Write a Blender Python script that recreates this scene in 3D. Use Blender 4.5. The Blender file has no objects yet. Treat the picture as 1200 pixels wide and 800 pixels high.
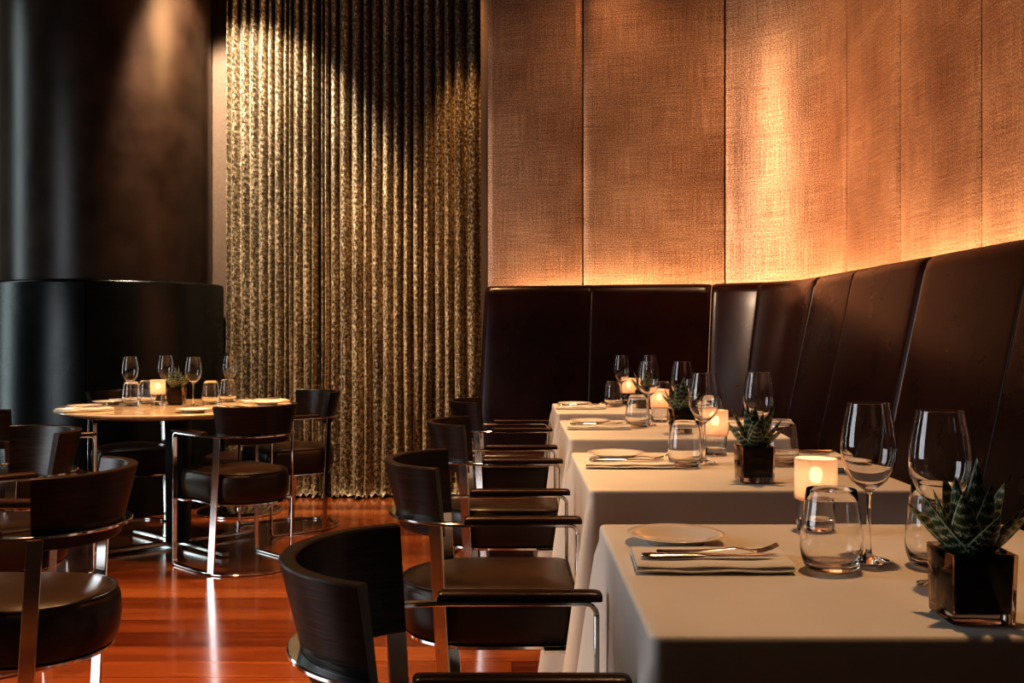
import bpy, bmesh, math, random
from mathutils import Vector, Matrix
random.seed(11)
PI = math.pi
sc = bpy.context.scene
C = sc.collection
R = math.radians
def S(h):   # sRGB hex-ish tuple (0-255) -> linear
    return tuple(((c/255)/12.92 if c/255 <= .04045 else ((c/255+.055)/1.055)**2.4) for c in h) + (1,)

# ------------------------------------------------------------------ materials
def newmat(name):
    m = bpy.data.materials.new(name); m.use_nodes = True
    nt = m.node_tree; nt.nodes.clear()
    out = nt.nodes.new('ShaderNodeOutputMaterial')
    return m, nt, out
def N(nt, typ, **kw):
    n = nt.nodes.new(typ)
    for k, v in kw.items():
        if k in n.inputs.keys(): n.inputs[k].default_value = v
        else: setattr(n, k, v)
    return n
def ramp(nt, src, stops):
    r = nt.nodes.new('ShaderNodeValToRGB')
    el = r.color_ramp.elements
    while len(el) < len(stops): el.new(.5)
    for e, (p, c) in zip(el, stops): e.position = p; e.color = c
    nt.links.new(src, r.inputs[0]); return r
def coords(nt, scale=(1,1,1), which='Object', rot=(0,0,0)):
    t = nt.nodes.new('ShaderNodeTexCoord'); mp = nt.nodes.new('ShaderNodeMapping')
    mp.inputs['Scale'].default_value = scale; mp.inputs['Rotation'].default_value = rot
    nt.links.new(t.outputs[which], mp.inputs[0]); return mp.outputs[0]
def bsdf(nt, out, **kw):
    b = nt.nodes.new('ShaderNodeBsdfPrincipled')
    for k, v in kw.items(): b.inputs[k].default_value = v
    nt.links.new(b.outputs[0], out.inputs[0]); return b
def bump(nt, b, src, strength, dist=.01):
    bp = N(nt, 'ShaderNodeBump', Strength=strength, Distance=dist)
    nt.links.new(src, bp.inputs['Height']); nt.links.new(bp.outputs[0], b.inputs['Normal']); return bp

def leather(name, col, rough, bs=.15, var=1.6, spec=.32):
    m, nt, out = newmat(name); b = bsdf(nt, out, Roughness=rough); b.inputs['Specular IOR Level'].default_value = spec
    v = coords(nt)
    n1 = N(nt, 'ShaderNodeTexNoise', Scale=5, Detail=6); nt.links.new(v, n1.inputs[0])
    c2 = tuple(min(1, x*var) for x in col[:3])+(1,)
    r = ramp(nt, n1.outputs[0], [(.3, col), (.75, c2)]); nt.links.new(r.outputs[0], b.inputs['Base Color'])
    n2 = N(nt, 'ShaderNodeTexVoronoi', Scale=420); nt.links.new(v, n2.inputs[0])
    if bs: bump(nt, b, n2.outputs[0], bs, .002)
    mr = N(nt, 'ShaderNodeMapRange'); mr.inputs[3].default_value = rough*.85; mr.inputs[4].default_value = rough*1.25
    nt.links.new(n1.outputs[0], mr.inputs[0]); nt.links.new(mr.outputs[0], b.inputs['Roughness'])
    return m
M = {}
M['ban'] = leather('banquette_leather', (.020,.0052,.0031,1), .27, 0)
M['ban_pipe_glint'] = leather('banquette_piping_highlight', (.32,.22,.17,1), .3)  # paler than the leather: highlight on the glossy seam edges put into the colour
M['blk'] = leather('chair_leather', (.013,.0085,.0058,1), .29, .06, 1.6, .5)
M['seat'] = leather('seat_leather_sheen', (.026,.0155,.009,1), .29, .06, 1.6, .5)  # chair leather made lighter, so the bronze sheen of lit seats is in the colour
M['pad'] = leather('arm_leather', (.022,.010,.006,1), .28, .1)
M['pipe'] = leather('seat_piping', (.03,.02,.014,1), .3, .1)
M['wains'] = leather('wainscot_leather', (.006,.006,.0054,1), .25, .1, 1.6, .45)
M['column'] = leather('column_leather', (.018,.0105,.007,1), .30, .06, 2.4, .4)

def wood_dark():
    m, nt, out = newmat('espresso_wood'); b = bsdf(nt, out, Roughness=.34); b.inputs['Specular IOR Level'].default_value = .45
    v = coords(nt, (3, 60, 1), 'UV')
    n = N(nt, 'ShaderNodeTexNoise', Scale=1.6, Detail=7, Distortion=1.2); nt.links.new(v, n.inputs[0])
    r = ramp(nt, n.outputs[0], [(.3, (.007,.005,.004,1)), (.7, (.044,.025,.015,1))]); nt.links.new(r.outputs[0], b.inputs['Base Color'])
    bump(nt, b, n.outputs[0], .25, .003); return m
M['wood'] = wood_dark()

def chrome():
    m, nt, out = newmat('chrome'); b = bsdf(nt, out, Roughness=.11, Metallic=1)
    b.inputs['Base Color'].default_value = (.78,.77,.75,1)
    n = N(nt, 'ShaderNodeTexNoise', Scale=9); nt.links.new(coords(nt), n.inputs[0])
    bump(nt, b, n.outputs[0], .02, .01); return m
M['chrome'] = chrome()
def steel():
    m, nt, out = newmat('cutlery_steel'); b = bsdf(nt, out, Roughness=.14, Metallic=1)
    b.inputs['Base Color'].default_value = (.74,.72,.69,1)
    n = N(nt, 'ShaderNodeTexNoise', Scale=60); nt.links.new(coords(nt), n.inputs[0])
    bump(nt, b, n.outputs[0], .02, .004); return m
M['steel'] = steel()

def floor_mat():
    m, nt, out = newmat('floorboards'); b = bsdf(nt, out, Roughness=.2)
    b.inputs['Coat Weight'].default_value = .35; b.inputs['Coat Roughness'].default_value = .1
    v = coords(nt)
    br = N(nt, 'ShaderNodeTexBrick', Scale=1.0); br.offset = .37; br.offset_frequency = 3; br.squash = 1
    br.inputs['Color1'].default_value = (0,0,0,1); br.inputs['Color2'].default_value = (1,1,1,1)
    br.inputs['Mortar'].default_value = (.5,.5,.5,1)
    br.inputs['Mortar Size'].default_value = .0022; br.inputs['Mortar Smooth'].default_value = .2
    br.inputs['Brick Width'].default_value = 1.9; br.inputs['Row Height'].default_value = .168
    nt.links.new(v, br.inputs[0])
    v2 = coords(nt, (1.0, 11, 1))
    add = N(nt, 'ShaderNodeVectorMath', operation='ADD'); nt.links.new(v2, add.inputs[0])
    sc_ = N(nt, 'ShaderNodeVectorMath', operation='SCALE'); sc_.inputs['Scale'].default_value = 7; nt.links.new(br.outputs[0], sc_.inputs[0]); nt.links.new(sc_.outputs[0], add.inputs[1])
    g = N(nt, 'ShaderNodeTexNoise', Scale=1.3, Detail=8, Distortion=.8); nt.links.new(add.outputs[0], g.inputs[0])
    mx = N(nt, 'ShaderNodeMix', data_type='RGBA'); mx.inputs[0].default_value = .45
    nt.links.new(g.outputs[0], mx.inputs[6]); nt.links.new(br.outputs[0], mx.inputs[7])
    r = ramp(nt, mx.outputs[2], [(.2, (.085,.022,.008,1)), (.48, (.215,.066,.021,1)), (.8, (.36,.135,.048,1))])
    dk = N(nt, 'ShaderNodeMix', data_type='RGBA'); dk.inputs[7].default_value = (.05,.012,.004,1)
    nt.links.new(br.outputs['Fac'], dk.inputs[0]); nt.links.new(r.outputs[0], dk.inputs[6])
    nt.links.new(dk.outputs[2], b.inputs['Base Color'])
    inv = N(nt, 'ShaderNodeMath', operation='MULTIPLY'); inv.inputs[1].default_value = -1; nt.links.new(br.outputs['Fac'], inv.inputs[0])
    bump(nt, b, inv.outputs[0], .3, .004)
    mr = N(nt, 'ShaderNodeMapRange'); mr.inputs[3].default_value = .13; mr.inputs[4].default_value = .27
    nt.links.new(g.outputs[0], mr.inputs[0]); nt.links.new(mr.outputs[0], b.inputs['Roughness'])
    return m
M['floor'] = floor_mat()

def cloth_mat(name, col):
    m, nt, out = newmat(name); b = bsdf(nt, out, Roughness=.75)
    b.inputs['Sheen Weight'].default_value = .15
    v = coords(nt)
    n = N(nt, 'ShaderNodeTexNoise', Scale=6, Detail=5); nt.links.new(v, n.inputs[0])
    r = ramp(nt, n.outputs[0], [(.3, tuple(x*.93 for x in col[:3])+(1,)), (.7, col)]); nt.links.new(r.outputs[0], b.inputs['Base Color'])
    n2 = N(nt, 'ShaderNodeTexNoise', Scale=900, Detail=2); nt.links.new(v, n2.inputs[0])
    bump(nt, b, n2.outputs[0], .12, .001); return m
M['cloth'] = cloth_mat('white_linen', (.74,.70,.64,1))
M['napkin'] = cloth_mat('napkin_linen', (.82,.79,.74,1))

def textile():
    m, nt, out = newmat('copper_textile'); b = bsdf(nt, out, Roughness=.40, Metallic=.65)
    v = coords(nt, (1,1,1), 'UV')
    def noise(scale, vec_scale, det=4):
        mp = N(nt, 'ShaderNodeMapping'); mp.inputs['Scale'].default_value = vec_scale; nt.links.new(v, mp.inputs[0])
        n = N(nt, 'ShaderNodeTexNoise', Scale=scale, Detail=det); nt.links.new(mp.outputs[0], n.inputs[0]); return n
    a = noise(1, (210, 3.5, 1)); c = noise(1, (4, 190, 1)); d = noise(1.6, (1,1,1), 8); e = noise(150, (1,1,1), 3)
    def addn(x, y, f=.5):
        q = N(nt, 'ShaderNodeMix', data_type='RGBA'); q.inputs[0].default_value = f
        nt.links.new(x, q.inputs[6]); nt.links.new(y, q.inputs[7]); return q.outputs[2]
    w = addn(a.outputs[0], c.outputs[0]); w2 = addn(w, d.outputs[0], .4); w3 = addn(w2, e.outputs[0], .45)
    r = ramp(nt, w3, [(.378, (.12,.050,.024,1)), (.5, (.40,.218,.130,1)), (.622, (.80,.52,.33,1))])
    nt.links.new(r.outputs[0], b.inputs['Base Color'])
    bump(nt, b, w3, .4, .003); return m
M['textile'] = textile()

def velvet():
    m, nt, out = newmat('crushed_velvet'); b = bsdf(nt, out, Roughness=.5)
    b.inputs['Sheen Weight'].default_value = .5; b.inputs['Sheen Roughness'].default_value = .35; b.inputs['Sheen Tint'].default_value = (.8,.6,.35,1)
    v = coords(nt, (1, .8, 1), 'UV'); v2 = coords(nt, (1,.25,1), 'UV')
    n = N(nt, 'ShaderNodeTexNoise', Scale=58, Detail=6, Roughness=.7, Distortion=.4); nt.links.new(v, n.inputs[0])
    n2 = N(nt, 'ShaderNodeTexNoise', Scale=7, Detail=3); nt.links.new(v2, n2.inputs[0])
    mx = N(nt, 'ShaderNodeMix', data_type='RGBA'); mx.inputs[0].default_value = .15
    nt.links.new(n.outputs[0], mx.inputs[6]); nt.links.new(n2.outputs[0], mx.inputs[7])
    r = ramp(nt, mx.outputs[2], [(.41, (.024,.017,.010,1)), (.5, (.14,.110,.070,1)), (.59, (.56,.48,.35,1))])
    nt.links.new(r.outputs[0], b.inputs['Base Color'])
    bump(nt, b, n.outputs[0], .2, .003); return m
M['velvet'] = velvet()

def plain(name, col, rough=.5, metal=0, bs=.0, nscale=30, vr=.85):
    m, nt, out = newmat(name); b = bsdf(nt, out, Roughness=rough, Metallic=metal)
    n = N(nt, 'ShaderNodeTexNoise', Scale=nscale, Detail=4); nt.links.new(coords(nt), n.inputs[0])
    r = ramp(nt, n.outputs[0], [(.3, tuple(x*vr for x in col[:3])+(1,)), (.7, col)]); nt.links.new(r.outputs[0], b.inputs['Base Color'])
    if bs: bump(nt, b, n.outputs[0], bs, .003)
    return m
M['plaster'] = plain('beige_plaster', (.22,.155,.11,1), .8, 0, .1, 60)
M['ceil'] = plain('ceiling_paint', (.05,.04,.035,1), .9)
M['black'] = plain('black_lacquer', (.005,.0045,.004,1), .5)
M['soil'] = plain('black_liner', (.006,.006,.006,1), .35)
M['china'] = plain('white_china', (.78,.75,.70,1), .12, 0, 0, 8, .97)
M['wax'] = plain('candle_wax', (.8,.7,.55,1), .5)
M['seamdark'] = plain('seam_shadow', (.02,.01,.006,1), .8)
def veneer():
    m, nt, out = newmat('pale_veneer'); b = bsdf(nt, out, Roughness=.2)
    b.inputs['Coat Weight'].default_value = .4; b.inputs['Coat Roughness'].default_value = .06
    n = N(nt, 'ShaderNodeTexNoise', Scale=1.5, Detail=6, Distortion=1); nt.links.new(coords(nt, (3, 22, 3)), n.inputs[0])
    r = ramp(nt, n.outputs[0], [(.3, (.56,.42,.27,1)), (.7, (.78,.64,.46,1))]); nt.links.new(r.outputs[0], b.inputs['Base Color'])
    return m
M['veneer'] = veneer()

def glass(name, ior=1.45, col=(1,1,1,1), rough=0, clear=.3):
    m, nt, out = newmat(name)
    g = N(nt, 'ShaderNodeBsdfGlass', IOR=ior, Roughness=rough, Color=col)
    t = N(nt, 'ShaderNodeBsdfTransparent', Color=col)
    mx = N(nt, 'ShaderNodeMixShader'); mx.inputs[0].default_value = clear
    nt.links.new(g.outputs[0], mx.inputs[1]); nt.links.new(t.outputs[0], mx.inputs[2]); nt.links.new(mx.outputs[0], out.inputs[0])
    return m
M['glass'] = glass('clear_glass', 1.45, (1,1,1,1), 0, 0)
M['potglass'] = glass('smoky_pot_glass', 1.45, (.84,.78,.73,1), 0, 0)
def frosted():
    m, nt, out = newmat('frosted_glass')
    tl = N(nt, 'ShaderNodeBsdfTranslucent', Color=(1,.82,.72,1))
    df = N(nt, 'ShaderNodeBsdfDiffuse', Color=(.85,.68,.5,1))
    tp = N(nt, 'ShaderNodeBsdfRefraction', IOR=1.03, Roughness=.7, Color=(1,.9,.75,1))
    a = N(nt, 'ShaderNodeMixShader'); a.inputs[0].default_value = .3
    b = N(nt, 'ShaderNodeMixShader'); b.inputs[0].default_value = .35
    nt.links.new(tl.outputs[0], a.inputs[1]); nt.links.new(df.outputs[0], a.inputs[2])
    nt.links.new(a.outputs[0], b.inputs[1]); nt.links.new(tp.outputs[0], b.inputs[2]); nt.links.new(b.outputs[0], out.inputs[0])
    return m
M['frost'] = frosted()
def flame():
    m, nt, out = newmat('candle_flame')
    e = N(nt, 'ShaderNodeEmission', Strength=110, Color=(1,.70,.50,1)); nt.links.new(e.outputs[0], out.inputs[0]); return m
M['flame'] = flame()
def leafmat():
    m, nt, out = newmat('banded_succulent'); b = bsdf(nt, out, Roughness=.38)
    t = N(nt, 'ShaderNodeTexCoord'); sp = N(nt, 'ShaderNodeSeparateXYZ'); nt.links.new(t.outputs['UV'], sp.inputs[0])
    nz = N(nt, 'ShaderNodeTexNoise', Scale=14, Detail=3); nt.links.new(t.outputs['UV'], nz.inputs[0])
    def math_(op, a, bb):
        q = N(nt, 'ShaderNodeMath', operation=op)
        for i, x in enumerate((a, bb)):
            if isinstance(x, (int, float)): q.inputs[i].default_value = x
            elif x is not None: nt.links.new(x, q.inputs[i])
        return q.outputs[0]
    ph = math_('ADD', math_('MULTIPLY', sp.outputs[1], 95), math_('MULTIPLY', nz.outputs[0], 9))
    s = math_('SINE', ph, None)
    nz2 = N(nt, 'ShaderNodeTexNoise', Scale=38, Detail=1); nt.links.new(t.outputs['UV'], nz2.inputs[0])
    band = math_('MULTIPLY', math_('GREATER_THAN', s, .55), math_('GREATER_THAN', nz2.outputs[0], .47))
    edge = math_('GREATER_THAN', math_('ABSOLUTE', math_('SUBTRACT', sp.outputs[0], .5), None), .445)
    fac = math_('MAXIMUM', math_('MULTIPLY', band, .9), math_('MULTIPLY', edge, .8))
    n3 = N(nt, 'ShaderNodeTexNoise', Scale=4); nt.links.new(t.outputs['UV'], n3.inputs[0])
    base = ramp(nt, n3.outputs[0], [(.35, (.012,.035,.014,1)), (.7, (.050,.10,.036,1))])
    mx = N(nt, 'ShaderNodeMix', data_type='RGBA'); mx.inputs[7].default_value = (.55,.58,.42,1)
    nt.links.new(fac, mx.inputs[0]); nt.links.new(base.outputs[0], mx.inputs[6]); nt.links.new(mx.outputs[2], b.inputs['Base Color'])
    return m
M['leaf'] = leafmat()

# ------------------------------------------------------------------ mesh helpers
class MB:
    def __init__(s): s.v = []; s.f = []; s.uv = {}
    def add(s, vs, fs, uvs=None):
        o = len(s.v); s.v += [tuple(p) for p in vs]
        for i, f in enumerate(fs): s.f.append(tuple(o+k for k in f))
        if uvs:
            for i, u in enumerate(uvs): s.uv[o+i] = u
        return s
    def box(s, c, d, rz=0):
        c = Vector(c); h = Vector(d)/2; m = Matrix.Rotation(rz, 3, 'Z')
        vs = [c + m @ Vector((x*h.x, y*h.y, z*h.z)) for x in (-1,1) for y in (-1,1) for z in (-1,1)]
        return s.add(vs, [(0,1,3,2),(4,6,7,5),(0,4,5,1),(2,3,7,6),(0,2,6,4),(1,5,7,3)])
    def grid(s, rows, close_u=False, close_v=False, uvs=None):
        nr, nc = len(rows), len(rows[0]); vs = [p for r in rows for p in r]; fs = []
        for i in range(nr if close_v else nr-1):
            for j in range(nc if close_u else nc-1):
                a = i*nc+j; b = i*nc+(j+1)%nc; c = ((i+1)%nr)*nc+(j+1)%nc; d = ((i+1)%nr)*nc+j
                fs.append((a,b,c,d))
        return s.add(vs, fs, uvs)
    def lathe(s, prof, n=32, c=(0,0,0), cap=True, sy=1):
        rows = [[(c[0]+r*math.cos(2*PI*k/n), c[1]+sy*r*math.sin(2*PI*k/n), c[2]+z) for k in range(n)] for r, z in prof]
        s.grid(rows, close_u=True); o = len(s.v)-n*len(prof)
        if cap and prof[0][0] > 1e-4: s.f.append(tuple(reversed(range(o, o+n))))
        if cap and prof[-1][0] > 1e-4: s.f.append(tuple(range(len(s.v)-n, len(s.v))))
        return s
    def tube(s, pts, r, n=8, closed=False):
        pts = [Vector(p) for p in pts]; rows = []; m = len(pts); prev = None
        for i, p in enumerate(pts):
            a = pts[(i-1) % m] if (closed or i) else p; b = pts[(i+1) % m] if (closed or i < m-1) else p
            t = (b-a).normalized(); u = t.cross(Vector((0,0,1)))
            if u.length < .1: u = t.cross(Vector((0,1,0))) if prev is None else prev - t*prev.dot(t)
            u.normalize(); prev = u; w = t.cross(u)
            rr = r[i] if isinstance(r, (list, tuple)) else r
            rows.append([p + u*math.cos(2*PI*k/n)*rr + w*math.sin(2*PI*k/n)*rr for k in range(n)])
        s.grid(rows, close_u=True, close_v=closed)
        if not closed:
            o = len(s.v)-n*m; s.f.append(tuple(reversed(range(o, o+n)))); s.f.append(tuple(range(len(s.v)-n, len(s.v))))
        return s
    def bar(s, pts, ups, w, t):   # flat rectangular bar swept along pts; w across, t along up
        pts = [Vector(p) for p in pts]; m = len(pts); rows = []
        b = min(w, t)*.22
        for i, p in enumerate(pts):
            a = pts[max(0,i-1)]; c = pts[min(m-1,i+1)]; T = (c-a).normalized(); u = Vector(ups[i]) if isinstance(ups, list) else Vector(ups)
            u = (u - T*u.dot(T)).normalized(); q = T.cross(u)
            W, H = w/2, t/2
            sec = [(-W+b,-H),(W-b,-H),(W,-H+b),(W,H-b),(W-b,H),(-W+b,H),(-W,H-b),(-W,-H+b)]
            rows.append([p + q*x + u*y for x, y in sec])
        s.grid(rows, close_u=True); o = len(s.v)-8*m
        s.f.append(tuple(reversed(range(o, o+8)))); s.f.append(tuple(range(len(s.v)-8, len(s.v))))
        return s
    def build(s, name, mat, parent=None, smooth=True, bevel=0, bseg=2, angle=40, weld=0):
        me = bpy.data.meshes.new(name); me.from_pydata(s.v, [], s.f)
        if s.uv:
            l = me.uv_layers.new(name='UVMap')
            for lp in me.loops: l.data[lp.index].uv = s.uv.get(lp.vertex_index, (0,0))
        bm = bmesh.new(); bm.from_mesh(me)
        if weld: bmesh.ops.remove_doubles(bm, verts=bm.verts, dist=weld)
        bmesh.ops.recalc_face_normals(bm, faces=bm.faces)
        if bevel:
            es = [e for e in bm.edges if len(e.link_faces) == 2 and e.calc_face_angle(0) > R(angle)]
            bmesh.ops.bevel(bm, geom=es, offset=bevel, segments=bseg, profile=.5, affect='EDGES', clamp_overlap=True)
        if smooth:
            for f in bm.faces: f.smooth = True
            for e in bm.edges:
                if len(e.link_faces) == 2 and e.calc_face_angle(0) > R(angle): e.smooth = False
        bm.to_mesh(me); bm.free(); me.materials.append(mat)
        o = bpy.data.objects.new(name, me); C.objects.link(o)
        if parent: o.parent = parent
        return o

def tag(o, label, cat, group=None):
    o['label'] = label; o['category'] = cat
    if group: o['group'] = group
    return o
def thing(name, label, cat, loc=(0,0,0), rz=0, group=None):
    o = bpy.data.objects.new(name, None); C.objects.link(o); o.empty_display_size = .1
    o.location = loc; o.rotation_euler = (0,0,rz); return tag(o, label, cat, group)
def struct(o): o['kind'] = 'structure'; return o
def dup(src, parent=None):
    c = src.copy(); C.objects.link(c)
    if parent: c.parent = parent
    for ch in list(src.children): dup(ch, c)
    return c
class Proto:      # first use places the built thing itself, later uses place copies
    def __init__(s, o): s.o = o; s.used = False
    def put(s, loc, rz, label, group=None):
        o = dup(s.o) if s.used else s.o
        s.used = True
        o.location = loc; o.rotation_euler = (0,0,rz); o['label'] = label
        if group: o['group'] = group
        return o

# ------------------------------------------------------------------ camera (36 mm, level, eye 1.13 m)
H = 1.13; F = 1200.0
cam = bpy.data.cameras.new('camera'); co = bpy.data.objects.new('camera', cam); C.objects.link(co)
cam.lens = 36; cam.sensor_width = 36; cam.shift_y = -10/1200; cam.clip_start = .05
co.location = (0,0,H); co.rotation_euler = (PI/2,0,0); sc.camera = co

# ------------------------------------------------------------------ setting
ZC = 3.9
struct(MB().box((0,4,-.03), (13,13,.06)).build('floor', M['floor'], smooth=False))
struct(MB().box((0,4,ZC+.03), (13,13,.06)).build('ceiling', M['ceil'], smooth=False))
struct(MB().box((-2.2,7.19,ZC/2), (5.6,.1,ZC)).build('wall_far', M['plaster'], smooth=False))

# path of the banquette top line / textile wall in plan
th0 = math.atan2(.2400,.9708); RC = .60            # back run turned 14 degrees, then a .6 m fillet into the side run
cxc = 1.53-RC; cyc = 6.26-.2472*(cxc+.17)-RC/math.cos(th0)
path = [Vector((-.17,6.26)).lerp(Vector((cxc+RC*math.sin(th0), cyc+RC*math.cos(th0))), k/60) for k in range(60)]
path += [Vector((cxc+RC*math.cos(a), cyc+RC*math.sin(a))) for a in [(PI/2-th0)*(1-k/48) for k in range(48)]]
path += [Vector((1.53, cyc+(.7-cyc)*k/160)) for k in range(161)]
cum = [0]
for i in range(1, len(path)): cum.append(cum[-1]+(path[i]-path[i-1]).length)
def at(s):
    s = max(0, min(cum[-1]-1e-6, s)); i = max(k for k in range(len(cum)-1) if cum[k] <= s)
    t = (s-cum[i])/(cum[i+1]-cum[i]); return path[i].lerp(path[i+1], t)
def nrm(s):      # unit normal into the room
    a, b = at(s-.06), at(s+.06); t = (b-a).normalized(); return Vector((t.y, -t.x)) if True else None
def s_of_px(px, off=0):
    best = min(range(len(path)), key=lambda i: abs(600+F*(path[i]+nrm(cum[i])*off).x/(path[i]+nrm(cum[i])*off).y - px))
    return cum[best]
def s_of_y(y): return cum[min(range(len(path)), key=lambda i: abs(path[i].y-y) if path[i].x > 1.3 else 9)]

# textile wall panels
WO = -.19
seams = [0, s_of_px(682,WO), s_of_px(850,WO), s_of_px(990,WO), s_of_px(1054,WO), s_of_px(1150,WO), s_of_y(2.75), s_of_y(1.9), cum[-1]]
for i in range(len(seams)-1):
    a, b = seams[i], seams[i+1]
    a2 = a - (.05 if i == 0 else 0)
    nu = 26; rows = []; uvs = []
    def ring(z):
        pts = []
        for off in (WO, WO-.05):
            us = range(nu+1) if off == WO else range(nu, -1, -1)
            for k in us:
                u = k/nu; s = a2+.004+(b-a2-.008)*u
                e = min(u, 1-u)*(b-a2); dp = .007*math.exp(-e/.006) if off == WO else 0
                p = at(s) + nrm(s)*(off-dp)
                if i == 0 and k == 0: p += (at(0)-at(.1)).normalized()*.03
                pts.append((p.x, p.y, z)); uvs.append((s, z))
        return pts
    m = MB(); m.grid([ring(z) for z in (0, 1.2, 2.4, ZC)], close_u=True, uvs=uvs)
    nm = 'wall_back' if i < 2 else ('wall_corner' if i == 2 else 'wall_right')
    struct(m.build(nm, M['textile'], angle=30))
# dark backing the seams look into, and the return of the recess at the curtain
rows = []
for z in (0, ZC):
    rows.append([((at(cum[k])+nrm(cum[k])*(WO-.06)).x, (at(cum[k])+nrm(cum[k])*(WO-.06)).y, z) for k in range(len(cum))])
struct(MB().grid(rows).build('wall_backing', M['seamdark']))
struct(MB().box((-.17,6.95,ZC/2), (.06,.85,ZC)).build('wall_return', M['plaster'], smooth=False))

# leather-clad oval pier on the left and its padded wainscot
PC = (-2.708,6.89)
def ell(a, b, z0, z1, t0, t1, n=64, th=.06, rnd=.0):
    m = MB(); rows = []
    prof = [(0,z0),(0,z1-rnd),(-rnd*.3,z1-rnd*.3),(-rnd,z1),(-th,z1),(-th,z0)]
    for off, z in prof:
        rows.append([(PC[0]+(a+off)*math.cos(t0+(t1-t0)*k/n), PC[1]+(b+off)*math.sin(t0+(t1-t0)*k/n), z) for k in range(n+1)])
    return m.grid(rows)
struct(MB().lathe([(.658,1.46),(.658,ZC)], 96, (PC[0],PC[1],0)).build('wall_left', M['column']))
w = thing('padded_wainscot', 'glossy black leather padded wainscot wrapping the curved dark pier', 'wall panel', (0,0,0))
ts = [R(168), R(281), R(372)]
for i in range(2):
    ell(.742,.742, .0, 1.456, ts[i]+.004, ts[i+1]-.004, 60, .085, .02).build('panel', M['wains'], w, angle=50)
# curtains
def curtain(edges, label, seed):
    rnd = random.Random(seed); Y = 7.07; m = MB(); cols = []; uvs = []
    for a, b in zip(edges[:-1], edges[1:]):
        A = .065+.03*rnd.random(); ph = rnd.random()*6; sk = .1*(rnd.random()-.5)
        for k in range(15):
            u = k/15; uu = min(1,u/.8); cols.append((a+(b-a)*u, A*(math.sin(PI*(uu**(1+sk))))**.5 if 0 < uu < 1 else 0, ph, (a+b)/2))
    cols.append((edges[-1], 0, 0, edges[-1]))
    zs = [.006,.012,.03,.06,.1,.16,.25,.4,.6,.9,1.2,1.5,1.8,2.1,2.5,2.9,3.3,3.7,ZC-.02]; rows = []
    for z in zs:
        row = []
        for px, dep, ph, cx in cols:
            x = (px-600)/F*(Y-.03)
            low = max(0, 1-z/1.6); wob = .014*math.sin(ph+z*2.1)*low
            hem = .05*math.exp(-z/.03)*(1+.6*math.sin(px*.45))
            uvs.append(((px-600)/F*(Y-.03)*1.4, z))
            row.append((x+wob, Y-dep*(1+.5*low*math.sin(ph*2))-hem-.02*math.sin(ph+z*1.3)*low, z+ (.012*(1+math.sin(px*.9)) if z < .02 else 0)))
        rows.append(row)
    o = m.grid(rows, uvs=uvs).build('curtain', M['velvet'], angle=80)
    tag(o, label, 'curtain', 'floor-length gold velvet curtains')
curtain([265.5,271,282,293,304,315,322,333,339,344,355,366,372.5], 'mottled gold velvet curtain drop on the left, beside the dark pier', 3)
curtain([377,381,387,398,412,426,435,448,461,473,484,496,509,520.5,532,547,564], 'wider mottled gold velvet curtain drop on the right, beside the copper wall', 5)

# banquette
bq = thing('corner_banquette', 'long dark brown leather corner banquette with high leaning back along copper wall', 'banquette', (0,0,0))
pr = [(.215,.43),(.165,.62),(.125,.80),(.075,1.05),(.03,1.27),(.012,1.36),(.0,1.395),(-.02,1.413),(-.05,1.418),(-.075,1.41),(-.085,1.39),(-.085,.43)]
bs = [0, s_of_px(693), s_of_px(833), s_of_px(889), s_of_px(955), s_of_px(1001), s_of_px(1085), s_of_y(3.0), s_of_y(2.2), s_of_y(1.4), cum[-1]]
major = {2, 4, 6, 8}
for i in range(len(bs)-1):
    a, b = bs[i], bs[i+1]; nu = 24; rows = []
    us = [0,.004,.012,.03,.06] + [.06+.88*k/14 for k in range(1,14)] + [.94,.97,.988,.996,1]
    for off, z in pr:
        row = []
        for u in us:
            s = a+.001+(b-a-.002)*u; L = (b-a)
            el, er = u*L, (1-u)*L
            d = (.020 if i in major or i == 0 else .003)*math.exp(-el/(.012 if i in major or i==0 else .004))+(.020 if (i+1) in major else .003)*math.exp(-er/(.012 if (i+1) in major else .004))
            bulge = .004*math.sin(PI*u)
            f = 1 if off > -.03 else 0
            p = at(s)+nrm(s)*(off-d*f+bulge*f); row.append((p.x, p.y, z-(d*.5 if z > 1.3 else 0)))
        rows.append(row)
    m = MB(); m.grid(rows, close_v=True)
    n = len(us); o = 0
    m.f.append(tuple(k*n for k in range(len(pr)))); m.f.append(tuple(k*n+n-1 for k in reversed(range(len(pr)))))
    m.build('backrest_panel', M['ban'], bq, angle=60)
for i in sorted(major | {7}):
    s = bs[i]
    MB().tube([((at(s)+nrm(s)*(off-.012)).x, (at(s)+nrm(s)*(off-.010)).y, z-.006) for off, z in pr[:8]], .0032, 8).build('piping', M['ban_pipe_glint'], bq)  # pale tube drawn as the highlight along the seam
def seatring(prof, name, mat):
    rows = []
    for off, z in prof: rows.append([((at(cum[k])+nrm(cum[k])*off).x, (at(cum[k])+nrm(cum[k])*off).y, z) for k in range(0, len(cum), 4)])
    m = MB(); m.grid(rows, close_v=True); n = len(rows[0])
    m.f.append(tuple(k*n for k in range(len(prof)))); m.f.append(tuple(k*n+n-1 for k in reversed(range(len(prof)))))
    m.build(name, mat, bq, angle=50)
seatring([(.05,.30),(.46,.30),(.48,.32),(.48,.42),(.46,.445),(.30,.452),(.05,.44)], 'seat_cushion', M['ban'])
seatring([(.05,.0),(.42,.0),(.42,.298),(.05,.298)], 'plinth', M['black'])

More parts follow.
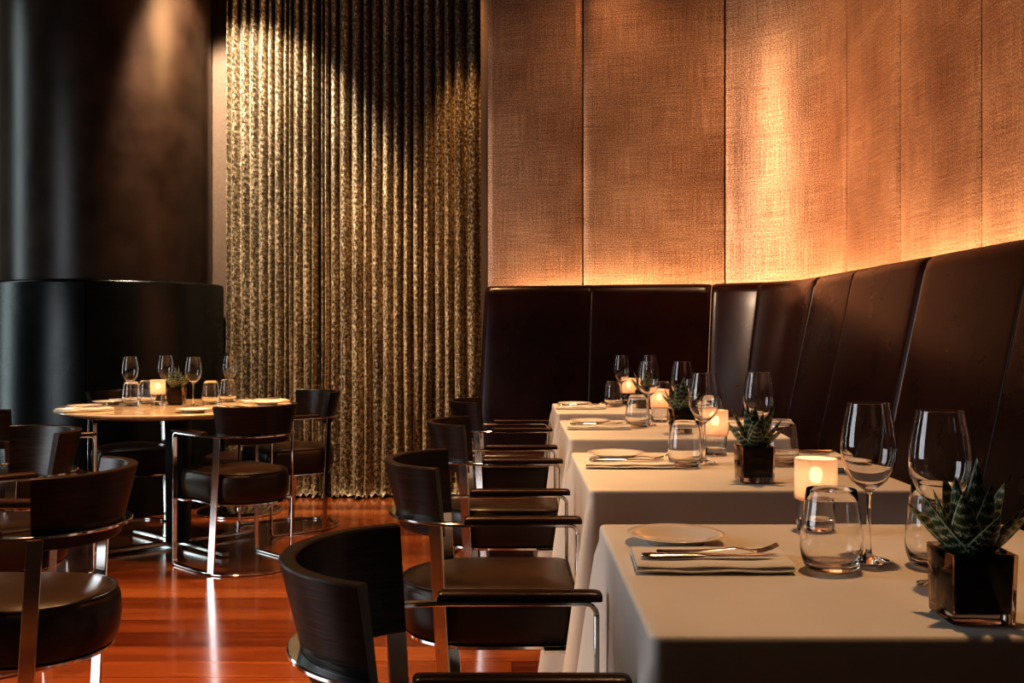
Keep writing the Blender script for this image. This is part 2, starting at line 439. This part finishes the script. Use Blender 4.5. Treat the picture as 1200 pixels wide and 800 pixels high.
# ------------------------------------------------------------------ dining chair (faces +x)
AX, AR = -.095, .228
def u_path(r, xf, z, n=26, y_in=0):
    pts = [(xf,-r,z)]
    for k in range(1, 5): pts.append((xf+(AX-xf)*k/5, -r, z))
    for k in range(n+1):
        a = -PI/2-PI*k/n; pts.append((AX+r*math.cos(a), r*math.sin(a), z))
    for k in range(1, 6): pts.append((AX+(xf-AX)*k/5, r, z))
    return pts
def make_chair():
    t = thing('dining_chair', 'x', 'chair')
    # frame
    XF, ZB = .168, .645; b = .022
    def loop(z, sgn):     # U rail with ends bending towards the front legs
        pts, ups = [], []
        for k in range(6):
            a = PI/2*k/5
            pts.append((XF-b+b*math.cos(a), -AR, z-sgn*b+sgn*b*math.sin(a))); ups.append((math.cos(a),0,sgn*math.sin(a)))
        core = u_path(AR, XF-b, z)[1:-1]
        pts += core; ups += [(0,0,sgn)]*len(core)
        for k in range(6):
            a = PI/2*(5-k)/5
            pts.append((XF-b+b*math.cos(a), AR, z-sgn*b+sgn*b*math.sin(a))); ups.append((math.cos(a),0,sgn*math.sin(a)))
        return pts, ups
    p, u = loop(ZB, 1); MB().bar(p, u, .022, .009).build('arm_rail', M['chrome'], t)
    p, u = loop(.0065, -1); MB().bar(p, u, .024, .009).build('base_ring', M['chrome'], t)
    for s in (-1, 1):
        MB().bar([(XF,s*AR,.0265),(XF,s*AR,.625)], (1,0,0), .022, .009).build('leg', M['chrome'], t)
        MB().bar([(-.193,s*.2065,.641),(-.175,s*.2125,.32),(-.157,s*.2195,.010)], (-.42,s*.91,0), .037, .009).build('leg', M['chrome'], t)
    # seat
    def outline(r, xf, n=30):
        pts = []; c = .05
        for k in range(7):
            a = 0-PI/2*k/6; pts.append((xf-c+c*math.cos(a), -r+c+c*math.sin(a)))
        for k in range(n+1):
            a = -PI/2-PI*k/n; pts.append((AX+r*math.cos(a), r*math.sin(a)))
        for k in range(7):
            a = PI/2-PI/2*k/6; pts.append((xf-c+c*math.cos(a), r-c+c*math.sin(a)))
        return pts
    ol = outline(.207, .174); cx = -.05
    def sring(ins, z):
        f = 1-ins/.210; return [(cx+(x-cx)*f, y*f, z) for x, y in ol]
    prof = [(.03,.329),(.014,.331),(.005,.342),(-.001,.375),(-.004,.41),(-.001,.448),(.005,.462),(.014,.470),(.05,.480),(.10,.487),(.16,.490),(.2,.491)]
    m = MB(); m.grid([sring(i, z) for i, z in prof], close_u=True); n = len(ol)
    m.f.append(tuple(reversed(range(n)))); m.f.append(tuple(range(len(m.v)-n, len(m.v))))
    seat = m.build('seat', M['seat'], t, angle=70)
    MB().tube([(x,y,z) for x,y,z in sring(.007,.466)], .0035, 6, True).build('piping', M['pipe'], seat)
    m = MB(); rr = [sring(i, z) for i, z in ((.016,.318),(.013,.320),(.013,.3275),(.035,.3285))]
    m.grid(rr, close_u=True); m.f.append(tuple(reversed(range(n)))); m.f.append(tuple(range(len(m.v)-n, len(m.v))))
    for s in (-1,1): m.box((.13,s*.209,.323), (.09,.034,.008)); m.box((-.172,s*.202,.323), (.03,.024,.008))
    m.build('seat_frame', M['chrome'], t)
    # backrest
    m = MB(); na = 30; z0, z1 = .607, .788; A = R(67); rows = []; uvs = []
    sec = []
    for z, ins in ((z0,.003),(z0+.003,0),(z0+.06,0),(z0+.12,0),(z1-.003,0),(z1,.003)): sec.append((.2165+(z-.645)*.245-ins, z))
    for z, ins in ((z1,.003),(z1-.003,0),(z0+.12,0),(z0+.06,0),(z0+.003,0),(z0,.003)):
        th = .018+.008*(z-z0)/(z1-z0); sec.append((.2165+(z-.645)*.245-th+ins, z))
    for k in range(na+1):
        a = PI-A+2*A*k/na; row = []
        for j, (r, z) in enumerate(sec):
            row.append((AX+r*math.cos(a), r*math.sin(a), z)); uvs.append((r*a, z+(.5 if j > 5 else 0)))
        rows.append(row)
    m.grid(rows, close_u=True, uvs=uvs); k = len(sec)
    m.f.append(tuple(range(k))); m.f.append(tuple(reversed(range(len(m.v)-k, len(m.v)))))
    m.build('backrest', M['wood'], t, angle=35)
    # arm pads
    for s in (-1, 1):
        rows = []; sec = [(-.018,0),(-.0195,.005),(-.018,.0115),(-.012,.0165),(0,.018),(.012,.0165),(.018,.0115),(.0195,.005),(.018,0)]
        xs = [(-.118,.80),(-.115,.95),(-.108,1),(.155,1),(.168,.97),(.175,.85),(.178,.6)]
        m = MB()
        for x, f in xs: rows.append([(x, s*AR+yy*min(1,f+.1), .650+zz*f) for yy, zz in sec])
        m.grid(rows, close_u=True); n = len(sec); m.f.append(tuple(range(n))); m.f.append(tuple(reversed(range(len(m.v)-n, len(m.v)))))
        m.build('arm_pad', M['pad'], t, angle=50)
    return t
chair = Proto(make_chair())
GR = 'black leather chairs with chrome frames facing the clothed tables'
for i, (x, y, rz, lb) in enumerate([
    (-.016,1.615,0, 'black armchair nearest the camera, cropped by the bottom edge, at nearest clothed table'),
    (-.004,2.815,R(.5), 'black armchair second in the row, round leather seat in view, at second clothed table'),
    (.010,4.01,0, 'third black armchair of the row, between the second and the farthest chairs'),
    (.020,5.24,0, 'farthest black armchair of the row, beside the end of the banquette')]):
    chair.put((x,y,0), rz, lb, GR)
GR = 'black leather chairs with chrome frames around the round table'
TX, TY = -1.775, 5.45
for x, y, a, lb in [
    (-1.365,5.04,136, 'black chair with its curved back to the camera, at front right of round table'),
    (-1.335,5.95,217, 'black chair facing the camera before the gold curtain, right behind round table'),
    (-2.235,4.88,38, 'black chair tucked in at front left of round table, back cut by frame edge'),
    (-2.185,5.90,-60, 'black chair behind the round table, mostly hidden against the black wainscot')]:
    chair.put((x,y,0), R(a), lb, GR)
GR = 'black leather chairs with chrome frames at the left edge'
chair.put((-1.84,3.51,0), R(225), 'black chair whose grained inner back catches cool light, left, behind nearest left chair', GR)
chair.put((-1.322,2.63,0), R(180), 'large black chair in the left foreground with lit bronze-toned seat', GR)

# low round stool behind the round table
st = thing('round_stool', 'low round dark stool on a disc base behind the round table', 'stool', (-1.72,6.47,0))
MB().lathe([(.255,0),(.26,.004),(.26,.012),(.25,.018),(.05,.024)], 48).build('disc_base', M['chrome'], st)
MB().lathe([(.03,.02),(.03,.27)], 20).build('post', M['chrome'], st)
MB().lathe([(.19,.26),(.21,.265),(.22,.29),(.222,.33),(.21,.358),(.18,.37),(.08,.378),(0.001,.38)], 48).build('seat', M['pad'], st)

# ------------------------------------------------------------------ round table
rt = thing('round_table', 'round pale wood dining table on a black column, set for four', 'table', (TX,TY,0))
MB().lathe([(.30,.695),(.52,.705),(.60,.722),(.612,.730),(.612,.736),(.607,.740),(.001,.740)], 96).build('tabletop', M['veneer'], rt, angle=25)
MB().box((-.0,.0,.36), (.105,.105,.67)).build('column', M['black'], rt, bevel=.004)
for a in (42, 138, 222, 318):
    d = Vector((math.cos(R(a)), math.sin(R(a)), 0))
    MB().bar([d*.04+Vector((0,0,.022)), d*.45+Vector((0,0,.018))], (0,0,1), .04, .022).build('foot', M['chrome'], rt)
ZT = .74

# ------------------------------------------------------------------ clothed tables
TZ = .75
def cloth(x0, x1, y0, y1, seed, label, bottom=.02):
    rnd = random.Random(seed); r = .011; per = []
    cs = [((x1-r,y0+r),-90),((x1-r,y1-r),0),((x0+r,y1-r),90),((x0+r,y0+r),180)]
    for ci, ((cx,cy),a0) in enumerate(cs):
        for k in range(9):
            a = R(a0+90*k/8); per.append((cx+r*math.cos(a), cy+r*math.sin(a), math.cos(a), math.sin(a), 1-abs(k-4)/4*.25))
        nx = cs[(ci+1)%4]; a = R(a0+90)
        px, py = cx+r*math.cos(a), cy+r*math.sin(a); qx, qy = nx[0][0]+r*math.cos(a), nx[0][1]+r*math.sin(a)
        L = math.hypot(qx-px, qy-py); n = 44
        for k in range(1, n):
            u = k/n; e = min(u, 1-u)*L
            per.append((px+(qx-px)*u, py+(qy-py)*u, math.cos(a), math.sin(a), .75*math.exp(-(e/.078)**1.3)))
    n = len(per); ph = [rnd.random()*6.28 for _ in range(4)]
    vs = [(-.003,0),(0.001,-.0008),(.004,-.004),(.005,-.010),(.006,-.03)] + [(None,-v) for v in (.06,.1,.15,.2,.26,.33,.4,.48,.56,.64,TZ-bottom)]
    rows = []; cx, cy = (x0+x1)/2, (y0+y1)/2
    for off, dz in vs:
        row = []
        for i, (x, y, nx, ny, cr) in enumerate(per):
            v = -dz/.73
            if off is None:
                fold = .5*math.sin(i/n*2*PI*13+ph[0])+.35*math.sin(i/n*2*PI*21+ph[1])+.4*math.sin(i/n*2*PI*7+ph[2])
                o = .005+.006*v+cr*.125*v**.9+.009*fold*min(1, v*1.8)*(1-.5*cr)
            else: o = off
            # fixed hanging distance keeps gathers from reaching the floor
            row.append((x+nx*o, y+ny*o, TZ+dz+(.006*math.sin(i*.7) if dz < -.7 else 0)))
        rows.append(row)
    m = MB(); m.grid(rows, close_u=True)
    # top with faint undulation
    ins = [.02,.1,.3,.6,.95]; prev = 0; base = len(m.v)
    rws = [[((x)+(cx-x)*0, y, TZ) for x, y, *_ in per]]
    trow = []
    for f in (0,.06,.2,.45,.75,.97):
        trow.append([(x-nx*.003+(cx-x+nx*.003)*f, y-ny*.003+(cy-y+ny*.003)*f, TZ+(.0012*math.sin(9*x+ph[3])*math.sin(7*y) if f > .1 else 0)) for x, y, nx, ny, _ in per])
    m.grid(trow, close_u=True); m.f.append(tuple(range(len(m.v)-n, len(m.v))))
    bmv = m
    o = bmv.build('tablecloth', M['cloth'], None, angle=85, weld=1e-4)
    return tag(o, label, 'tablecloth', 'white tablecloths of the banquette row')
T = [(.178,.985,1.285,2.036),(.192,.998,2.478,3.257),(.211,1.010,3.677,4.46),(.220,1.02,4.86,5.52)]
ORD = ['nearest', 'second', 'third', 'farthest']
for i, (x0,x1,y0,y1) in enumerate(T):
    cloth(x0, x1, y0, y1, 20+i, 'white cloth draped to the floor over the %s table of the banquette row' % ['nearest','second nearest','third nearest','farthest'][i])

# ------------------------------------------------------------------ tableware prototypes
def make_wine():
    t = thing('wine_glass', 'x', 'wine glass')
    out = [(.0,.0),(.030,.0),(.0335,.001),(.0335,.0022),(.022,.005),(.009,.009),(.0048,.016),(.0036,.04),(.0034,.08),(.0040,.108),(.0065,.117),
           (.015,.123),(.028,.134),(.038,.150),(.0435,.168),(.0450,.185),(.0440,.203),(.0405,.228),(.0365,.248),(.0340,.262)]
    inn = [(.0334,.2622),(.0328,.262),(.0353,.248),(.0393,.228),(.0428,.203),(.0438,.185),(.0423,.168),(.0368,.151),(.0268,.136),(.014,.126),(.0,.1235)]
    bowl = MB().lathe(out+inn, 40, cap=False).build('bowl', M['glass'], t, weld=1e-5, angle=60)
    return t
def make_tumbler():
    t = thing('water_tumbler', 'x', 'tumbler')
    out = [(.0,.0),(.030,.0),(.037,.002),(.0425,.008),(.0470,.022),(.0488,.038),(.0482,.056),(.0455,.084),(.0415,.110),(.0388,.129)]
    inn = [(.0383,.1297),(.0377,.129),(.0403,.110),(.0442,.084),(.0468,.056),(.0472,.038),(.0452,.025),(.0400,.016),(.028,.012),(.0,.011)]
    MB().lathe(out+inn, 40, cap=False).build('body', M['glass'], t, weld=1e-5, angle=60)
    return t
def make_candle():
    t = thing('candle_holder', 'x', 'candle')
    out = [(.0,0),(.032,0),(.0355,.003),(.036,.008),(.0365,.060)]; inn = [(.0333,.060),(.0325,.022),(.028,.019),(.0,.019)]
    MB().lathe(out+inn, 36, cap=False).build('glass_base', M['glass'], t, weld=1e-5, angle=50)
    cup = [(.0,.0595),(.036,.0595),(.0395,.062),(.040,.066),(.0402,.137),(.0395,.139),(.0375,.138),(.0373,.068),(.034,.065),(.0,.065)]
    MB().lathe(cup, 40, cap=False).build('frosted_cup', M['frost'], t, weld=1e-5, angle=50)
    MB().lathe([(.018,.066),(.019,.068),(.019,.078),(.0,.079)], 20).build('tealight', M['wax'], t)
    MB().lathe([(.0,.090),(.008,.093),(.0125,.102),(.0125,.111),(.008,.119),(.0,.123)], 16).build('flame', M['flame'], t)
    return t
def make_plant(seed):
    rnd = random.Random(seed)
    t = thing('potted_succulent', 'x', 'potted plant')
    def bx(w0, w1, z0, z1): return [[(sx*w, sy*w, z) for sx, sy in ((-1,-1),(1,-1),(1,1),(-1,1))] for w, z in ((w0,z0),(w1,z1))]
    m = MB(); a = bx(.0405,.0432,0,.092); b = bx(.0365,.0392,.013,.092)
    m.grid([a[0],a[1],b[1],b[0]], close_u=True); m.f.append((3,2,1,0)); m.f.append((12,13,14,15))
    m.build('glass_pot', M['potglass'], t, bevel=.003, angle=30)
    m = MB(); a = bx(.0360,.0386,.0136,.088); m.grid(a, close_u=True); m.f.append((3,2,1,0)); m.f.append((4,5,6,7))
    m.build('soil', M['soil'], t, bevel=.002)
    m = MB()
    for k in range(17):
        lay = k/17; az = k*2.399963+rnd.uniform(-.25,.25); tilt = R(5+40*(1-lay)**1.1+rnd.uniform(-6,6)); L = .074+.030*rnd.random()*(.6+.4*lay)+.022*lay; W = .023+.005*rnd.random()
        dirh = Vector((math.cos(az), math.sin(az), 0)); side = Vector((-math.sin(az), math.cos(az), 0)); base = dirh*(.012*(1-lay)+.004)+Vector((0,0,.089))
        rows = []; uvs = []; p = base.copy(); ns = 10; curl = rnd.uniform(-.15,.45)
        for j in range(ns+1):
            v = j/ns; ang = tilt+ (-curl*v*.5)+ .25*(1-v)*(1-lay)
            T_ = dirh*math.sin(ang)+Vector((0,0,1))*math.cos(ang); nrm_ = Vector((0,0,1))*math.sin(ang)-dirh*math.cos(ang)
            if j: p = p+T_*(L/ns)
            w_ = W*((1-v)**.75)*(.82+.9*v*(1-v)) + .0003; th = w_*.42
            ring = []
            for q, (xx, yy) in enumerate([(-1,.25),(-.5,-.02),(0,-.12),(.5,-.02),(1,.25),(.55,-.62),(0,-1.0),(-.55,-.62)]):
                ring.append(p+side*w_*xx+nrm_*th*yy); uvs.append(((xx+1)/2, v*.45+k*.5))
            rows.append(ring)
        m.grid(rows, close_u=True, uvs=uvs); m.f.append(tuple(range(len(m.v)-8, len(m.v))))
    m.build('leaves', M['leaf'], t, angle=75)
    return t
def make_napkin():
    m = MB(); L, W = .125, .078
    for ly in range(2):
        rows = []; z = .0005+ly*.0064; sh = .002*ly
        for i in range(25):
            x = -L+2*L*i/24; row = []
            wv = .0010*math.sin(i*.55+ly*1.7)
            hw = W-sh
            sec = [(hw-.012,0),(hw*.4,0),(-hw*.4,0),(-hw+.003,0),(-hw,.0028),(-hw+.003,.0058),(-hw*.4,.0060),(hw*.4,.0060),(hw-.012,.0056)]
            for yy, zz in sec: row.append((x*(1-.008*ly)+ .004*(yy/W), yy, z+zz+(wv if yy < -.6*W else wv*.3) + .0012))
            rows.append(row)
        m.grid(rows, close_u=True); k = 9
        m.f.append(tuple(range(len(m.v)-k, len(m.v)))); o = len(m.v)-k*25; m.f.append(tuple(reversed(range(o, o+k))))
    o = m.build('napkin', M['napkin'], None, angle=60); return tag(o, 'x', 'napkin')
def make_fork():
    t = MB(); rows = []
    prof = [(-.100,.0045,.0028,.0028),(-.098,.0085,.004,.0028),(-.08,.0095,.004,.003),(-.04,.0065,.0036,.0035),(0,.0038,.0034,.006),(.025,.0034,.003,.0095),(.042,.0055,.0026,.0085),(.052,.0105,.0022,.0062),(.060,.0125,.0022,.0048)]
    for x, w, th, z in prof: rows.append([(x,-w,z),(x,-w*.5,z-th*.5+.0004),(x,w*.5,z-th*.5+.0004),(x,w,z),(x,w*.5,z+th*.5),(x,-w*.5,z+th*.5)])
    t.grid(rows, close_u=True); t.f.append(tuple(range(6))); t.f.append(tuple(range(len(t.v)-6, len(t.v))))
    for y in (-.0105,-.0035,.0035,.0105):
        pts = [(.059,y,.0048),(.072,y,.0060),(.086,y,.0105),(.098,y,.0165)]
        t.bar(pts, (0,0,1), .0036, .0022)
    return tag(t.build('fork', M['steel'], None, angle=50), 'x', 'fork')
def make_knife():
    t = MB(); rows = []
    for x, w, th in [(-.105,.003,.004),(-.103,.007,.007),(-.09,.0085,.0085),(-.03,.0075,.008),(-.005,.005,.006),(0,.0065,.0035),(.03,.0092,.0022),(.075,.0095,.002),(.098,.006,.0018),(.107,.0015,.0016)]:
        z = .0052; rows.append([(x,-w,z),(x,-w*.5,z-th*.5),(x,w*.5,z-th*.5),(x,w,z),(x,w*.5,z+th*.5),(x,-w*.5,z+th*.5)])
    t.grid(rows, close_u=True); t.f.append(tuple(range(6))); t.f.append(tuple(range(len(t.v)-6, len(t.v))))
    return tag(t.build('table_knife', M['steel'], None, angle=50), 'x', 'knife')
def make_plate():
    p = [(.0,.003),(.040,.003),(.046,.0),(.050,.0),(.056,.007),(.075,.0135),(.0865,.0165),(.0878,.0175),(.0865,.0188),(.075,.0165),(.060,.0115),(.053,.0062),(.0,.0062)]
    return tag(MB().lathe(p, 56, cap=False).build('bread_plate', M['china'], None, weld=1e-5, angle=60), 'x', 'plate')
P = dict(wine=Proto(make_wine()), tumbler=Proto(make_tumbler()), candle=Proto(make_candle()), napkin=Proto(make_napkin()), fork=Proto(make_fork()), knife=Proto(make_knife()), plate=Proto(make_plate()))
plants = [Proto(make_plant(4)), Proto(make_plant(9))]
GRP = dict(wine='empty wine glasses on the tables', tumbler='stemless water tumblers on the tables', candle='lit candles in frosted cups', napkin='folded white napkins', fork='forks lying on napkins', knife='knives lying on napkins', plate='white bread plates')
def at_px(px, py, z):   # where a table-top pixel lies
    d = (H-z)*F/(py-390); return ((px-600)/F*d, d, z)
def put(kind, loc, rz, label):
    return P[kind].put(loc, rz, label, GRP[kind])
def setting(x, y, z, rz, where, plate=(.0,.17)):
    m = Matrix.Rotation(rz, 3, 'Z')
    def w(dx, dy, dz=0): v = m @ Vector((dx,dy,0)); return (x+v.x, y+v.y, z+dz)
    put('napkin', w(0,0), rz, 'folded white napkin under cutlery, '+where)
    put('knife', w(-.012,-.034,.0150), rz+R(1), 'polished table knife lying on the folded napkin, '+where)
    put('fork', w(.014,.004,.0150), rz+R(-4), 'polished fork with raised tines on the napkin, '+where)
    put('plate', w(*plate), 0, 'small white bread plate beside the napkin, '+where)
ZR = TZ+.0015
# row tables: (tumbler, wine, candle, plant, wine2, tumbler2) measured on the table tops
rowset = [
 dict(t=(.510,1.635), w=(.592,1.700), c=(.583,1.965), p=(.612,1.365,R(-1),0), w2=(.642,1.535), t2=(.690,1.665), n=(.325,1.685), pl=(-.03,.165)),
 dict(t=(.490,2.90), w=(.560,2.985), c=(.632,3.185), p=(.620,2.62,R(1),1), w2=(.727,3.02), t2=(.775,2.945), n=(.335,2.935), pl=(-.02,.165)),
 dict(t=(.505,4.12), w=(.560,4.21), c=(.630,4.37), p=(.640,3.86,R(4),0), w2=(.690,4.16), t2=(.79,4.06), n=(.345,4.08), pl=(-.02,.17)),
 dict(t=(.522,5.27), w=(.572,5.35), c=(.620,5.44), p=(.665,5.12,R(6),1), w2=(.72,5.36), t2=(.775,5.27), n=(.345,5.16), pl=(-.02,.16)),
]
for i, r in enumerate(rowset):
    tn = 'on the %s clothed table' % ['nearest','second nearest','third nearest','farthest'][i]
    put('tumbler', (*r['t'],ZR), 0, 'clear stemless tumbler by the napkin, chair side, '+tn)
    put('wine', (*r['w'],ZR), 0, 'wine glass, left one of the pair '+tn)
    put('candle', (*r['c'],ZR), 0, 'lit candle in a frosted cup '+tn)
    plants[r['p'][3]].put((r['p'][0],r['p'][1],ZR), r['p'][2], 'spiky dark succulent in a square glass pot '+tn, 'succulents in square glass pots')
    put('wine', (*r['w2'],ZR), 0, 'wine glass, right one of the pair '+tn)
    put('tumbler', (*r['t2'],ZR), 0, 'clear stemless tumbler behind the plant, '+tn)
    setting(*r['n'], ZR, 0, 'chair side '+tn.replace('on the','of the'), r['pl'])
    yc = (T[i][2]+T[i][3])/2
    bl = 'banquette side '+tn.replace('on the','of the')
    if i == 0: setting(.902, 1.545, ZR, PI/2, bl, (-.19,.0))
    else: setting(T[i][1]-.135, yc+(.0,.21,.21,.15)[i], ZR, PI, bl, (-.04,.25))
# round table
Z = ZT+.0005
for kind, px, d, lb in [
  ('tumbler',154,5.47,'clear tumbler, leftmost of the four on the round table'),
  ('wine',152.5,5.56,'empty wine glass, leftmost of the four on the round table'),
  ('tumbler',172,5.62,'clear tumbler partly behind the candle on the round table'),
  ('wine',194,5.84,'empty wine glass between candle and plant, back of the round table'),
  ('wine',226.5,5.47,'empty wine glass just right of the plant on the round table'),
  ('tumbler',247,5.57,'clear tumbler just left of the rightmost tumbler on the round table'),
  ('tumbler',267,5.76,'clear tumbler, rightmost of the four on the round table'),
  ('wine',269.5,5.90,'empty wine glass, rightmost of the four on the round table')]:
    put(kind, ((px-600)/F*d, d, Z), 0, lb)
put('candle', ((185-600)/F*5.50,5.50,Z), 0, 'lit candle in a frosted cup on the round table')
plants[0].put(((207-600)/F*5.58,5.58,Z), R(4), 'spiky green succulent in a square dark pot on the round table', 'succulents in square glass pots')
for a, lb, ps in ((222,'front left of the round table',.165),(138,'back left of the round table',-.17),(318,'front right of the round table',.165),(38,'back right of the round table',.165)):
    d = Vector((math.cos(R(a)), math.sin(R(a)))); c = Vector((TX,TY))+d*.49
    setting(c.x, c.y, Z, R(a)+PI/2+PI/2, lb, (.06,ps))

# ------------------------------------------------------------------ lights
def area(name, loc, rot, sx, sy, e, col, spread=180):
    l = bpy.data.lights.new(name, 'AREA'); l.shape = 'RECTANGLE'; l.size = sx; l.size_y = sy; l.energy = e; l.color = col; l.spread = R(spread)
    o = bpy.data.objects.new(name, l); C.objects.link(o); o.location = loc; o.rotation_euler = rot; return o
def spot(name, loc, target, e, deg, col, blend=.6, size=.06):
    l = bpy.data.lights.new(name, 'SPOT'); l.energy = e; l.spot_size = R(deg); l.spot_blend = blend; l.color = col; l.shadow_soft_size = size
    o = bpy.data.objects.new(name, l); C.objects.link(o); o.location = loc
    o.rotation_euler = (Vector(target)-Vector(loc)).to_track_quat('-Z','Y').to_euler(); return o
WARM = (1,.585,.28); WARM2 = (1,.66,.40)
# cove strip behind the banquette, shining up the wall
s = .12
while s < cum[-1]-.1:
    L = .42; p = at(s+L/2)+nrm(s+L/2)*(-.135); t = (at(s+L)-at(s)).normalized()
    area('cove_light', (p.x,p.y,1.25), (PI,0,math.atan2(t.y,t.x)), L*.95, .04, 10.3, (1,.70,.46))
    s += L
# downlights over the tables
for i, (x0,x1,y0,y1) in enumerate(T):
    spot('downlight', ((x0+x1)/2+.1,(y0+y1)/2+.35,3.7), ((x0+x1)/2-.02,(y0+y1)/2,.75), (142,158,160,160)[i], 30, WARM, .7)
spot('downlight', (TX+.15,TY+.35,3.7), (TX,TY,.74), 330, 32, WARM, .6)
for x, y, e in ((-.75,3.2,330),(-.75,4.8,330),(-.9,6.3,260),(-1.9,3.9,230),(-1.3,2.2,430)):
    spot('downlight', (x,y,3.75), (x,y,0), e, 58, WARM, .8)
# wall washers on the curtain, the copper wall and the pier, plus one added streak spot
spot('downlight', (-1.82,5.9,3.85), (-1.80,7.0,2.05), 500, 62, (1,.84,.68), .35)
spot('downlight', (-1.5,5.9,3.85), (-.70,7.0,1.0), 130, 46, (1,.76,.52), .9)
spot('downlight', (-.45,6.3,3.8), (-.18,7.0,2.2), 110, 34, WARM, .7)
spot('downlight', (-3.7,4.9,3.6), (1.34,5.72,1.75), 620, 26, (1,.74,.54), 1, .3)  # added spot, not a downlight: makes the bright streak on the copper corner
spot('downlight', (.9,4.6,3.8), (1.5,5.2,2.4), 100, 75, WARM2, .8)
spot('downlight', (.9,3.6,3.8), (1.72,4.0,2.3), 215, 80, WARM2, .8)
spot('downlight', (.2,5.0,3.8), (.5,6.3,1.6), 28, 80, WARM2, .8)
spot('downlight', (-.6,6.2,3.6), (-2.1,6.6,3.0), 150, 50, WARM, .9, .45)
# daylight from the tall windows on the left
area('window_daylight', (-5.2,6.2,2.0), (PI/2,0,R(-90)), .55, 3.6, 26, (.80,.95,.97))
area('window_daylight', (-4.8,2.1,1.9), (PI/2,0,R(-90)), 2.2, 2.6, 85, (.86,.93,1))
wd = bpy.data.worlds.new('world'); sc.world = wd; wd.use_nodes = True
wd.node_tree.nodes['Background'].inputs[0].default_value = (.030,.021,.015,1); wd.node_tree.nodes['Background'].inputs[1].default_value = .9

sc.view_settings.view_transform = 'Standard'
sc.view_settings.look = 'High Contrast'
sc.view_settings.exposure = 0
cy = sc.cycles
cy.use_denoising = True; cy.max_bounces = 14; cy.transmission_bounces = 12; cy.glossy_bounces = 6; cy.transparent_max_bounces = 24
cy.sample_clamp_indirect = 4; cy.sample_clamp_direct = 0
